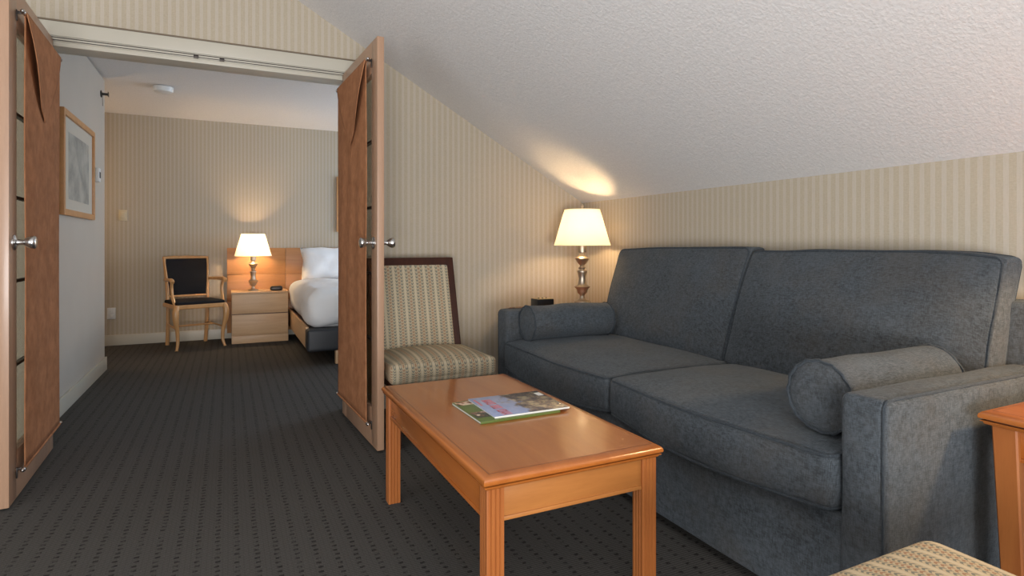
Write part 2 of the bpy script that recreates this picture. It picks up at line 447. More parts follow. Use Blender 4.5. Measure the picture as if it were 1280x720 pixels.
# sloped ceiling + flat top
bm = B()
prism(bm, [(KX + .1, slope_z(KX + .1)), (RX, RZ), (LX - .1, RZ), (LX - .1, RZ + .1), (RX, RZ + .1), (KX + .1, slope_z(KX + .1) + .1)], BY - .1, GY0)
struct('ceiling', bm, M['ceiling'], 'sloping white stippled ceiling above the sofa', 'ceiling', None)
# bedroom shell
struct('wall_far', box(B(), BL - .1, BR + .1, BYE, BYE + .1, 0, BZ + .1), M['paper_x'], 'striped cream wallpapered far wall of the bedroom', 'wall', None)
struct('wall_partition', box(B(), -1.03, -0.905, GY1, 5.74, 0, BZ, .004), M['paint'], 'smooth pale partition wall left inside the bedroom with the framed print', 'wall')
struct('wall_bedroom_left', box(B(), BL - .1, BL, GY1, BYE, 0, BZ), M['paint'], 'bedroom left wall hidden behind the partition', 'wall', None)
bm = B()
for a in ((GY1, 4.9, 0, BZ), (6.6, BYE, 0, BZ), (4.9, 6.6, 0, .8), (4.9, 6.6, 2.1, BZ)):
    box(bm, BR, BR + .1, a[0], a[1], a[2], a[3])
struct('wall_bedroom_right', bm, M['paint'], 'bedroom right wall with the window, hidden behind the right door', 'wall', None)
bm = B()
prism(bm, [(GY1, BZ - .01), (5.62, BZ + .018), (BYE, BZ - .006), (BYE, BZ + .1), (GY1, BZ + .1)], BL - .1, BR + .1, 'yz')
struct('ceiling_bedroom', bm, M['ceiling'], 'white bedroom ceiling with the smoke detector', 'ceiling', None)
# trims
def skirting(bm, axis, fixed, out, a0, a1, h=.105, t=.014):
    lo, hi = (fixed, fixed + out * t) if out > 0 else (fixed + out * t, fixed)
    if axis == 'x': box(bm, a0, a1, lo, hi, 0, h, .003)
    else: box(bm, lo, hi, a0, a1, 0, h, .003)
    return bm
struct('baseboard_far', skirting(B(), 'x', BYE, -1, BL, BR), M['trim'], 'cream baseboard along the far bedroom wall', 'baseboard')
bm = skirting(B(), 'y', -.905, 1, GY1, 5.754); skirting(bm, 'x', 5.74, 1, -1.03, -.905)
struct('baseboard_partition', bm, M['trim'], 'cream baseboard along the pale partition wall', 'baseboard')
struct('baseboard_gable', skirting(B(), 'x', GY0, -1, OX1 + .1, KX), M['trim'], 'cream baseboard behind the striped chair', 'baseboard')
struct('baseboard_right', skirting(B(), 'y', KX, -1, BY, GY0 - .02), M['trim'], 'cream baseboard behind the blue-grey sofa', 'baseboard')

# door casing: head with track, two jambs
bm = B()
box(bm, OX0 - .07, OX1 + .065, GY0 - .014, GY0, 2.062, 2.134, .002)
box(bm, OX0, OX1, GY0 - .006, GY1 + .01, 2.012, 2.036, .003)          # head jamb
box(bm, OX0 - .07, OX1 + .065, GY0 - .008, GY0 + .0, 2.036, 2.062, .001)
head = struct('trim_1', bm, M['trim'], 'cream head casing over the double-door opening', 'trim')
bm = B(); box(bm, OX0 - .07, OX1 + .065, GY0 - .018, GY0, 2.134, 2.142, .001); obj('shadow_bead', bm, M['trim_shadow'], head)  # brown bead whose dark tone also paints the shadow gap
bm = B()
for z in (2.040, 2.053): box(bm, OX0, OX1, GY0 - .0115, GY0 - .008, z, z + .0035)
obj('door_track', bm, M['dark_metal'], head)
for x in (-.156, -.030):
    b_ = B(); box(b_, x - .012, x + .012, GY0 - .02, GY0 - .006, 2.036, 2.050, .002); obj('catch', b_, M['dark_metal'], head)
for i, (x0, x1) in enumerate(((OX0 - .07, OX0), (OX1, OX1 + .065))):
    bm = B(); box(bm, x0, x1, GY0 - .014, GY0, 0, 2.062, .003)
    jx = (OX0, OX0 + .012) if i == 0 else (OX1 - .004, OX1 + .0)
    box(bm, jx[0], jx[1], GY0 - .0, GY1 + .01, 0, 2.012, .001)
    struct('trim_%d' % (i + 2), bm, M['trim'], ('cream left side casing behind the left door', 'cream right side casing behind the right door')[i], 'trim')

# ------------------------------------------------------------------ doors with curtains
def door(idx, hinge, rotz, s):
    """local x: hinge to free edge; local y*s > 0 away from the opening"""
    ORG[0] = Vector((0, 0, 0))
    Lx, T, z0, z1 = 0.75, 0.035, 0.01, 2.043
    gx0, gx1, gz0, gz1 = .10, .645, .20, 1.885
    def yb(bm, x0, x1, ya, yb_, za, zb, bev=0):
        a, b = sorted((ya * s, yb_ * s)); box(bm, x0, x1, a, b, za, zb, bev)
    bm = B()
    yb(bm, 0, gx0, 0, T, z0, z1, .0025); yb(bm, gx1, Lx, 0, T, z0, z1, .0035)
    yb(bm, gx0 - .001, gx1 + .001, 0.0005, T - .0005, z0, gz0, .001); yb(bm, gx0 - .001, gx1 + .001, 0.0005, T - .0005, gz1, z1, .001)
    d = obj('door_%d' % idx, bm, M['door_wood'])
    d.location = hinge; d.rotation_euler = (0, 0, rotz)
    side = 'left' if s < 0 else 'right'
    tag(d, ('open maple door at the left edge of the picture', 'open maple door in the middle, beside the striped chair')[idx - 1], 'door', kind='structure')
    bm = B(); yb(bm, gx0, gx1, .014, .020, gz0, gz1); g = obj('glass_pane', bm, M['glass'], d)
    bm = B()
    for k in range(1, 5):
        z = gz0 + (gz1 - gz0) * k / 5; yb(bm, gx0, gx1, .006, .029, z - .006, z + .006)
    yb(bm, .37, .38, .006, .029, gz0, gz1)
    obj('glazing_bar', bm, M['dark_metal'], d)
    for fs, y0 in ((-1, 0), (1, T)):
        bm = B(); prof = [(.0315, 0), (.0315, .004), (.026, .008), (.012, .012), (.0105, .028), (.013, .034), (.021, .045), (.0255, .056), (.0255, .066), (.021, .070), (.006, .071)]
        lathe(bm, [(r, (y0 + fs * y) * s) for r, y in prof], axis='y', origin=(Lx - .062, 0, 1.03), seg=28)
        obj('door_knob', bm, M['steel'], d, 50)
    for z in (.25, 1.02, 1.8):
        bm = B(); tube(bm, [(-.004, -.004 * s, z - .045), (-.004, -.004 * s, z + .045)], .006, 10); obj('hinge', bm, M['steel'], d)

    # curtain on two rods
    c = thing('door_curtain', ('brown suede curtain panel on the left open door', 'brown suede curtain panel on the middle open door beside the chair')[idx - 1], 'curtain', hinge, rotz, world=False)
    yo = -.024
    fx0, fx1, zb, zt = .0, .638, .128, 1.945
    def sheet(fun, nu, nv, mat, name, thick=.003, parent=c):
        bm = B(); G = [[bm.verts.new(fun(i / nu, j / nv)) for j in range(nv + 1)] for i in range(nu + 1)]
        for i in range(nu):
            for j in range(nv): bm.faces.new((G[i][j], G[i + 1][j], G[i + 1][j + 1], G[i][j + 1]))
        o = obj(name, bm, mat, parent, 60)
        m = o.modifiers.new('thickness', 'SOLIDIFY'); m.thickness = thick; m.offset = 0
        return o
    def pf(u, v):
        x = fx0 + (fx1 - fx0) * u; z = zb + (zt - zb) * v
        w = .0022 * math.sin(u * 21 + 1.3 * math.sin(v * 4)) * math.sin(v * PI)
        ed = .004 * math.sin(v * 9 + idx) * (1 if u > .95 else 0)
        return (x + ed, (yo + w) * s, z)
    sheet(pf, 40, 60, M['suede'], 'panel')
    # folded triangular flap, its point hanging down
    tipz, tipx, hw = 1.565, (fx0 + fx1) / 2 + .02, (fx1 - fx0) / 2 + .002
    def ff(u, v):
        f = 1 - v                      # 0 top .. 1 tip
        w = hw * (1 - f ** (1.9 if u > .5 else 1.25))
        x = tipx - .02 * (1 - f) + (u * 2 - 1) * w
        edge = abs(u * 2 - 1)
        out = 0.006 + (.020 if u > .5 else .004) * edge ** 3 * math.sin(min(1, f * 1.15) * PI) + .004 * f
        return (x, (yo - out) * s, zt + .010 - (zt + .010 - tipz) * f)
    sheet(ff, 28, 26, M['suede'], 'flap')
    for zz, nm in ((zt + .003, 'rod'), (zb - .003, 'rod')):
        bm = B(); tube(bm, [(fx0 - .012, yo * s, zz), (fx1 + .014, yo * s, zz)], .006, 10)
        r = obj(nm, bm, M['suede' if zz > 1 else 'suede'], c); r['label'] = 'rod in the top hem' if zz > 1 else 'rod in the bottom hem'
        for xx, sg in ((fx0 - .012, -1), (fx1 + .014, 1)):
            bm = B(); lathe(bm, [(.003, -.004), (.008, 0), (.008, .006), (.0095, .012), (.0075, .022), (.002, .027)], seg=14)
            bmesh.ops.rotate(bm, verts=bm.verts, cent=(0, 0, 0), matrix=Matrix.Rotation(sg * PI / 2, 3, 'Y'))
            bmesh.ops.translate(bm, verts=bm.verts, vec=(xx, yo * s, zz)); obj('finial', bm, M['steel'], r, 50)
            bm = B(); a, b = sorted((yo * s, -.0005 * s)); box(bm, xx - sg * .004 - .004, xx - sg * .004 + .004, a, b, zz - .005, zz + .005, .001)
            a, b = sorted((-.004 * s, -.0002 * s)); box(bm, xx - .007, xx + .007, a, b, zz - .034, zz + .008, .001)
            obj('bracket', bm, M['dark_metal'], r)
door(1, (-.781, 3.606, 0), math.radians(-88.0), -1)
door(2, (.6185, 3.606, 0), math.radians(-87.1), 1)

# ------------------------------------------------------------------ coffee table
t = thing('coffee_table', 'low rectangular cherry wood coffee table with fluted legs in front of the sofa', 'table', (.826, 1.81, 0))
def moulded_top(x0, x1, y0, y1, zt, name, parent, mat, i=.024, th=.036):
    """slab with a dark groove, a rounded nosing and a cove below"""
    bm = B()
    prof = [(-.03, zt - th), (-i + .004, zt - th), (-.013, zt - th), (-.010, zt - th + .002), (-.0085, zt - th + .006), (-.004, zt - th + .008), (-.004, zt - th + .010), (-.007, zt - .0245), (-.014, zt - .0240), (-.014, zt - .0205), (-.001, zt - .0205), (0, zt - .016), (-.0015, zt - .010), (-.006, zt - .005), (-.012, zt - .0022), (-.018, zt - .0008), (-.0225, zt), (-.04, zt)]
    profile_frame(bm, x0, x1, y0, y1, prof)
    top = obj(name, bm, mat, parent, 40)
    bm = B(); g0, g1 = .0225, .0240
    for a in ((x0 + g0, x0 + g1, y0 + g0, y1 - g0), (x1 - g1, x1 - g0, y0 + g0, y1 - g0), (x0 + g0, x1 - g0, y0 + g0, y0 + g1), (x0 + g0, x1 - g0, y1 - g1, y1 - g0)):
        box(bm, *a, zt - .003, zt + .0002)
    obj('inlay_line', bm, M['groove'], top)
    bm = B(); g0, g1 = .0105, .0145
    for a in ((x0 + g0, x0 + g1, y0 + g0, y1 - g0), (x1 - g1, x1 - g0, y0 + g0, y1 - g0), (x0 + g0, x1 - g0, y0 + g0, y0 + g1), (x0 + g0, x1 - g0, y1 - g1, y1 - g0)):
        box(bm, *a, zt - .0242, zt - .0203)
    obj('shadow_groove', bm, M['groove'], top)  # dark strip paints the shade in the recess under the nosing
    return top
moulded_top(.553, 1.103, 1.292, 2.334, .457, 'tabletop', t, M['cherry_long'])
def fluted_leg(cx, cy, w, z0, z1, parent, shear=(0, 0), taper=0.0):
    h = w / 2; g = .0032; pts = []
    def edge():
        # one side with three flutes
        xs = [-h, -h + .004, -.30 * w, -.25 * w, -.20 * w, -.05 * w, 0, .05 * w, .20 * w, .25 * w, .30 * w, h - .004]
        ds = [0.0015, 0, 0, g, 0, 0, g, 0, 0, g, 0, 0]
        return list(zip(xs, ds))
    for k in range(4):
        a = k * PI / 2
        for x, d in edge():
            px, py = x, -(h - d); pts.append((px * math.cos(a) - py * math.sin(a), px * math.sin(a) + py * math.cos(a)))
    bm = B(); rings = []
    for z, sc, sh in ((z0, 1 - taper, 1), (z1, 1, 0)):
        rings.append([bm.verts.new((cx + p[0] * sc + shear[0] * sh, cy + p[1] * sc + shear[1] * sh, z)) for p in pts])
    nn = len(pts)
    bm.faces.new(rings[0][::-1]); bm.faces.new(rings[1])
    for i in range(nn): bm.faces.new((rings[0][i], rings[0][(i + 1) % nn], rings[1][(i + 1) % nn], rings[1][i]))
    return obj('leg', bm, M['cherry_up'], parent, 20)
tz = .421; lw = .048; ix = .014
cx0, cx1, cy0, cy1 = .553 + ix + lw / 2, 1.103 - ix - lw / 2, 1.292 + ix + lw / 2, 2.334 - ix - lw / 2
for x in (cx0, cx1):
    for y in (cy0, cy1): fluted_leg(x, y, lw, 0, tz, t)
def apron(x0, x1, y0, y1, z0, z1, parent, mat):
    bm = B(); box(bm, x0, x1, y0, y1, z0 + .01, z1, .0005)
    e = .004; box(bm, x0 - (e if x1 - x0 < y1 - y0 else 0), x1 + (e if x1 - x0 < y1 - y0 else 0), y0 - (e if x1 - x0 > y1 - y0 else 0), y1 + (e if x1 - x0 > y1 - y0 else 0), z0, z0 + .011, .003)
    return obj('apron', bm, mat, parent)
ah = .018
apron(cx0 + lw / 2, cx1 - lw / 2, cy0 - ah / 2 - .006, cy0 + ah / 2 - .006, .335, tz, t, M['cherry_across'])
apron(cx0 + lw / 2, cx1 - lw / 2, cy1 - ah / 2 + .006, cy1 + ah / 2 + .006, .335, tz, t, M['cherry_across'])
apron(cx0 - ah / 2 - .006, cx0 + ah / 2 - .006, cy0 + lw / 2, cy1 - lw / 2, .335, tz, t, M['cherry_long'])
apron(cx1 - ah / 2 + .006, cx1 + ah / 2 + .006, cy0 + lw / 2, cy1 - lw / 2, .335, tz, t, M['cherry_long'])

# ------------------------------------------------------------------ sofa
SY0, SY1, SX0 = .858, 3.068, 1.40
YM = 1.955
sofa = thing('sofa', 'blue-grey chenille two-cushion sofa with square arms against the knee wall', 'sofa', (1.85, 1.96, 0))
MS, MP = M['sofa'], M['piping']
AT = .648; AW = .118
obj('base', rbox(B(), SX0 + .012, 2.2, SY0 + AW - .01, SY1 - AW + .01, .035, .33, .012, 8, (0.004, 0, 0), jit=.002), MS, sofa, 60)
for y0, y1, nm in ((SY0, SY0 + AW, 'near'), (SY1 - AW, SY1, 'far')):
    a = obj('arm', rbox(B(), SX0, 2.28, y0, y1, .03, AT, .022, 10, (.004, .006, .006), jit=.004, seed=y0), MS, sofa, 60)
    yo = y0 + .006 if nm == 'near' else y1 - .006
    bm = B()
    path = [(SX0 + .004, yo, .035), (SX0 + .004, yo, AT - .03)] + [(SX0 + .004 + .022 * (1 - math.cos(q)), yo, AT - .026 + .024 * math.sin(q)) for q in (.4, .9, 1.3)] + [(SX0 + .05, yo, AT - .001), (2.27, yo, AT + .001)]
    tube(bm, densify(path, .03, False), .0042, 6)
    obj('piping', bm, MP, a, 60)
# back frame
obj('back_frame', rbox(B(), 2.19, 2.32, SY0, 2.975, .035, .845, .02, 10, (0, 0, 0), jit=.002), MS, sofa, 60)
# seat cushions
def seat(y0, y1, k):
    x0, x1, z0, z1 = SX0 - .022, 2.14, .335, .492
    def fn(p):
        q = p.copy(); tx = (p.x - x0) / (x1 - x0); ty = (p.y - y0) / (y1 - y0); tz_ = (p.z - z0) / (z1 - z0)
        front = max(0, 1 - tx * 5)
        sag = -.030 * max(0.0, math.sin(PI * ty)) ** .8 * front * (1 - tz_)
        q.z += sag + .004 * front * math.sin(ty * 7 + k)
        q.z -= .014 * front * tz_
        q.x += -.014 * math.sin(PI * ty) * front * (1.0 - .2 * tz_)
        if tx > .6: q.z -= .01 * (tx - .6) / .4
        return q
    o = obj('seat_cushion', rbox(B(), x0, x1, y0, y1, z0, z1, .028, 14, (.006, .004, .018), fn, .004, k), MS, sofa, 60)
    for z, ins in ((z1 - .007, .007), (z0 + .007, .007)):
        bm = B(); loop = [Vector((p[0], p[1], z)) for p in rrect(x0 + ins - .002, x1 - ins, y0 + ins, y1 - ins, .03)]
        tube(bm, [fn(p) + noise.noise_vector(p * 5.0) * .003 for p in densify(loop, .025)], .0048, 6, True)
        obj('piping', bm, MP, o, 60)
seat(SY0 + AW + .003, YM - .002, 1)
seat(YM + .002, SY1 - AW - .003, 2)
# back cushions: leaning, box-shaped, piped front and back
def backc(y0, y1, k):
    x0, x1, z0, z1 = 2.035, 2.148, .475, .992
    def fn(p):
        q = p.copy(); h = (p.z - z0) / (z1 - z0); ty = (p.y - y0) / (y1 - y0)
        q.x += .135 * h + .012 * math.sin(PI * h) * (-1)
        q.x = min(q.x, 2.322)
        q.y -= .05 * h * (1 - ty if k == 2 else ty)
        q.z += .008 * math.sin(PI * ty) * h + (.014 * (1 - ty) * h if k == 2 else .0) - (.012 * h * max(0, .12 - ty) / .12 if k == 1 else 0)
        return q
    o = obj('back_cushion', rbox(B(), x0, x1, y0, y1, z0, z1, .020, 16, (.022, .004, .0), fn, .005, k + 4), MS, sofa, 60)
    for x, ins in ((x0 + .006, .007), (x1 - .006, .007)):
        bm = B(); loop = [Vector((x, p[0], p[1])) for p in rrect(y0 + ins, y1 - ins, z0 + ins, z1 - .003, .03)]
        tube(bm, [fn(p) + noise.noise_vector((p + Vector(((k + 4) * 3.1, k + 4, 0))) * 5.0) * .005 for p in densify(loop, .025)], .0048, 6, True)
        obj('piping', bm, MP, o, 60)
backc(.958, 1.988, 1)
backc(1.992, 2.95, 2)
for x in (SX0 + .06, 2.25):
    for y in (SY0 + .06, SY1 - .06):
        obj('foot', box(B(), x - .025, x + .025, y - .025, y + .025, 0, .037, .003), M['black_plastic'], sofa)
# bolsters (loose: things of their own)
def bolster(y, z, x0, x1, r, label, wob):
    o = thing('bolster_pillow', label, 'pillow', ((x0 + x1) / 2, y, z - r), 0, 'sofa bolsters')
    ORG[0] = Vector(((x0 + x1) / 2, y, z - r))
    bm = B(); L_ = x1 - x0
    prof = [(.001, x0 - .012), (r * .3, x0 - .011), (r * .6, x0 - .008), (r * .85, x0 - .002), (r * .97, x0 + .004)] + \
           [(r * (1 + .018 * math.sin(PI * i / 14)), x0 + .006 + (L_ - .012) * i / 14) for i in range(15)] + \
           [(r * .97, x1 - .004), (r * .85, x1 + .002), (r * .6, x1 + .008), (r * .3, x1 + .011), (.001, x1 + .012)]
    lathe(bm, prof, axis='x', origin=(0, y, z), seg=40)
    for v in bm.verts: v.co += noise.noise_vector(v.co * 7 + Vector((wob, 0, 0))) * .006
    obj('cover', bm, MS, o, 60)
    for x in (x0 + .002, x1 - .002):
        pts = []
        for k in range(48):
            a = 2 * PI * k / 48; rr = r * 1.0 + .002 * math.sin(k * 2.1 + wob)
            p = Vector((x + .0015 * math.sin(k * 1.3), y + rr * math.cos(a), z + rr * math.sin(a))); pts.append(p + noise.noise_vector(p * 7 + Vector((wob, 0, 0))) * .006)
        bm = B(); tube(bm, pts, .0045, 6, True); obj('piping', bm, MP, o, 60)
bolster(1.085, .600, 1.475, 2.00, .098, 'round bolster pillow lying against the near right sofa arm', 2.0)
bolster(2.848, .590, 1.475, 2.00, .094, 'round bolster pillow lying against the far left sofa arm', 5.0)

# ------------------------------------------------------------------ side tables
def side_table(x0, x1, y0, y1, zt, label, lean, topmat):
    t = thing('side_table', label, 'table', ((x0 + x1) / 2, (y0 + y1) / 2, 0), 0, 'cherry side tables')
    moulded_top(x0, x1, y0, y1, zt, 'tabletop', t, topmat)
    w = .054; i = .02; z1 = zt - .036
    a0, a1, b0, b1 = x0 + i + w / 2, x1 - i - w / 2, y0 + i + w / 2, y1 - i - w / 2
    for x in (a0, a1):
        for y in (b0, b1):
            bm = B(); h = w / 2; e = -lean if y == b1 else lean; rings = []
            for z, k_, d_ in ((0, .82, e), (.15, .86, e * .75), (z1, 1, 0)):
                rings.append([bm.verts.new((x + px * h * k_, y + d_ + py * h * k_, z)) for px, py in ((-1, -.86), (-.86, -1), (.86, -1), (1, -.86), (1, .86), (.86, 1), (-.86, 1), (-1, .86))])
            bm.faces.new(rings[0][::-1]); bm.faces.new(rings[-1])
            for A_, B_ in zip(rings, rings[1:]):
                for q in range(8): bm.faces.new((A_[q], A_[(q + 1) % 8], B_[(q + 1) % 8], B_[q]))
            obj('leg', bm, M['cherry_up'], t, 20)
    za = zt - .115
    apron(a0 + w / 2, a1 - w / 2, b0 - .012, b0 + .006, za, z1, t, M['cherry_across'])
    apron(a0 + w / 2, a1 - w / 2, b1 - .006, b1 + .012, za, z1, t, M['cherry_across'])
    apron(a0 - .012, a0 + .006, b0 + w / 2, b1 - w / 2, za, z1, t, M['cherry_long'])
    apron(a1 - .006, a1 + .012, b0 + w / 2, b1 - w / 2, za, z1, t, M['cherry_long'])
side_table(1.70, 2.31, .22, .812, .605, 'cherry side table at the right edge beside the near sofa arm', .022, M['cherry_long'])
side_table(1.70, 2.30, 3.09, 3.56, .600, 'side table in the corner under the lit lamp, behind the far sofa arm', .0, M['cherry_long'])
t = tag(obj('lamp_board', rbox(B(), 1.88, 2.28, 3.12, 3.42, .601, .643, .008, 4), M['vinyl']), 'dark flat board under the lit lamp in the corner', 'board')

# ------------------------------------------------------------------ table lamp
def table_lamp(loc, label, metal, watt=LAMP_W):
    t = thing('table_lamp', label, 'lamp', loc, 0, 'brass lamps with cream shades', world=False)
    bm = B()
    prof = [(.001, 0), (.052, 0), (.053, .004), (.050, .009), (.040, .013), (.026, .019), (.019, .026), (.016, .036), (.0155, .046), (.020, .052), (.029, .060), (.033, .067),
            (.034, .078), (.038, .088), (.050, .099), (.051, .103), (.047, .106), (.034, .112), (.028, .120), (.0245, .135), (.0225, .152), (.0245, .172), (.030, .192), (.034, .202), (.033, .207), (.020, .211),
            (.016, .217), (.022, .222), (.024, .228), (.018, .234), (.014, .240), (.021, .248), (.031, .260), (.038, .272), (.046, .283), (.047, .288), (.042, .293), (.028, .301), (.019, .312), (.017, .322), (.001, .322)]
    b = obj('body', lathe(bm, prof, seg=40), metal, t, 45)
    obj('socket', lathe(B(), [(.001, .322), (.016, .322), (.028, .328), (.029, .372), (.024, .395), (.001, .395)], seg=24), M['brass'], t, 40)
    bm = B(); tube(bm, bez([(.018, 0, .375), (.060, 0, .43), (.062, 0, .50), (.030, 0, .585), (0, 0, .617)]), .0018, 6); tube(bm, bez([(-.018, 0, .375), (-.060, 0, .43), (-.062, 0, .50), (-.030, 0, .585), (0, 0, .617)]), .0018, 6)
    obj('harp', bm, M['brass'], t, 60)
    obj('bulb', lathe(B(), [(.001, .395), (.014, .397), (.016, .415), (.028, .440), (.031, .458), (.026, .478), (.012, .490), (.001, .492)], seg=20), M['bulb'], t, 60).visible_shadow = True
    bm = B(); sb, st, zb, zt = .184, .116, .372, .608
    N_ = 96; R = []
    for (r, z) in [(sb, zb), (sb, zb + .006)] + [(sb + (st - sb) * k / 8, zb + (zt - zb) * k / 8) for k in range(1, 8)] + [(st, zt - .005), (st, zt)]:
        R.append([bm.verts.new(((r + .0006 * math.cos(48 * 2 * PI * k / N_)) * math.cos(2 * PI * k / N_), (r + .0006 * math.cos(48 * 2 * PI * k / N_)) * math.sin(2 * PI * k / N_), z)) for k in range(N_)])
    for a, b2 in zip(R, R[1:]):
        for k in range(N_): bm.faces.new((a[k], a[(k + 1) % N_], b2[(k + 1) % N_], b2[k]))
    sh = obj('lamp_shade', bm, M['shade'], t, 60)
    for r, z in ((sb + .001, zb + .001), (st + .001, zt - .001)):
        bm = B(); tube(bm, [(r * math.cos(2 * PI * k / 64), r * math.sin(2 * PI * k / 64), z) for k in range(64)], .0012, 6, True)
        obj('rim', bm, M['shade'], sh, 60)
    bm = B()
    for k in range(3):
        a = 2 * PI * k / 3; tube(bm, [(0, 0, .600), (st * math.cos(a), st * math.sin(a), .604)], .0014, 5)
    obj('spider', bm, M['brass'], sh, 60)
    obj('finial', lathe(B(), [(.001, .600), (.016, .602), (.017, .607), (.006, .610), (.0055, .618), (.010, .624), (.011, .632), (.006, .640), (.001, .643)], seg=16), M['brass'], t, 50)
    l = light('table_lamp_light', 'POINT', (loc[0], loc[1], loc[2] + .455), watt, (1.0, 0.66, 0.34), radius=.036)
    return t
table_lamp((2.093, 3.25, .643), 'lit brass table lamp with cream shade in the corner beyond the sofa', M['brass'])
table_lamp((.243, 6.86, .528), 'lit polished metal table lamp with cream shade on the bedroom nightstand', M['brass'], 66)

# small black clock on the corner table
t = thing('clock', 'small dark box clock with pale top on the corner side table', 'clock', (1.785, 3.235, .600))
obj('case', box(B(), 1.73, 1.845, 3.19, 3.285, .601, .680, .004), M['black_plastic'], t)
obj('top', box(B(), 1.735, 1.84, 3.195, 3.28, .6795, .683, .002), M['gold_top'], t)['label'] = 'pale top plate'
bm = B()
for k in range(3): lathe(bm, [(.001, .683), (.007, .683), (.006, .686), (.001, .687)], 1.76 + .027 * k, 3.235, 12)
obj('button', bm, M['dark_metal'], t)

# ------------------------------------------------------------------ striped chair
def upholstered_chair():
    X0, X1, Yf, Yb = .712, 1.290, 2.825, 3.30
    t = thing('side_chair', 'armless chair in striped beige fabric with dark wood back frame by the open door', 'chair', (.99, 3.05, 0))
    def fn(p):
        q = p.copy(); ty = (p.y - Yf) / (Yb - Yf)
        w = 1 - .07 * ty; q.x = .9885 + (p.x - .9885) * w
        return q
    obj('seat', rbox(B(), X0, X1, Yf, Yb, .325, .428, .03, 12, (.006, .006, .030), fn), M['stripe'], t, 60)
    obj('seat_rail', box(B(), X0 + .03, X1 - .03, Yf + .02, Yb - .01, .285, .33, .004), M['dark_wood'], t)
    def lean(p):
        q = p.copy(); h = (p.z - .40) / .54; q.y += .155 * h; q.y += .02 * ((p.x - .9885) / .27) ** 2 * -1; return q
    bw0, bw1 = .730, 1.250
    obj('backrest', rbox(B(), bw0 + .028, bw1 - .034, 3.268, 3.318, .375, .905, .018, 12, (0, .012, -.010), lean), M['stripe'], t, 60)
    bm = B()
    def bar(x0, x1, z0, z1):
        rbox(bm, x0, x1, 3.272, 3.322, z0, z1, .004, 6, (0, 0, 0), lean)
    bar(bw1 - .038, bw1, .33, .942); bar(bw0, bw0 + .03, .33, .942); bar(bw0 + .01, bw1 - .01, .893, .942)
    obj('back_frame', bm, M['dark_wood'], t, 40)
    for x in (X0 + .05, X1 - .05):
        obj('leg', prism(B(), [(x - .013, 0), (x + .013, 0), (x + .019, .30), (x - .019, .30)], Yf + .03, Yf + .066), M['dark_wood'], t)
        obj('leg', prism(B(), [(3.30, 0), (3.33, 0), (3.315, .34), (3.276, .34)], x + (.0 if x > 1 else -.0) - .016, x + .016, 'yz'), M['dark_wood'], t)
upholstered_chair()

# footstool in the same cloth, near the camera
t = thing('ottoman', 'striped beige upholstered footstool in the right foreground', 'ottoman', (1.03, .46, 0))
def fo(p):
    q = p.copy(); return q
obj('seat', rbox(B(), .70, 1.330, .18, .735, .315, .418, .05, 14, (.006, .006, .018), fo), M['stripe'], t, 60)
obj('seat_rail', box(B(), .80, 1.28, .24, .682, .27, .32, .004), M['dark_wood'], t)
for x in (.83, 1.25):
    for y in (.27, .652):
        obj('leg', prism(B(), [(x - .013, 0), (x + .013, 0), (x + .019, .28), (x - .019, .28)], y - .018, y + .018), M['dark_wood'], t)

# ------------------------------------------------------------------ magazines
def quadgrid(bm, x0, x1, y0, y1, z, mi=0):
    f = bm.faces.new([bm.verts.new(p) for p in ((x0, y0, z), (x1, y0, z), (x1, y1, z), (x0, y1, z))]); f.material_index = mi
m_ = thing('magazine', 'green magazine underneath, showing green, black and orange picture squares on its edge', 'magazine', (.855, 1.815, .4575), math.radians(1.0), 'magazines on the coffee table', world=False)
n = N('green_cover', 0.3, 0.5); n.color(n.mix(n.noise(9, 3), (0.085, 0.125, 0.028), (0.13, 0.185, 0.045))); M['green'] = n.m
n = N('food_picture', 0.3, 0.5); n.color(n.ramp(n.noise(42, 2, 0.5), [(0.40, (0.02, 0.03, 0.015)), (0.52, (0.35, 0.10, 0.03)), (0.60, (0.7, 0.55, 0.42))])); M['food'] = n.m
n = N('dark_picture', 0.3, 0.5); n.color(n.ramp(n.noise(50, 2, 0.5), [(0.45, (0.02, 0.035, 0.02)), (0.58, (0.30, 0.12, 0.08)), (0.66, (0.75, 0.65, 0.58))])); M['dark_pic'] = n.m
M['page'] = plain('white_page_edge', (0.75, 0.75, 0.72), 0.6)
obj('pages', box(B(), -.144, .144, -.124, .124, .0008, .0062), M['page'], m_)
obj('cover', box(B(), -.1455, .1455, -.1255, .1255, .0062, .0078, .0003), M['green'], m_)
obj('back_cover', box(B(), -.1455, .1455, -.1255, .1255, .0, .0010), M['green'], m_)
bm = B(); box(bm, -.1455, .1455, -.1263, -.1245, .0, .0078, .0003); obj('spine', bm, M['green'], m_)
for (ya, yb2, mt) in ((.075, .118, 'food'), (-.085, -.02, 'dark_pic')):
    obj('cover_picture', box(B(), -.140, -.06, ya, yb2, .0077, .0080), M[mt], m_)

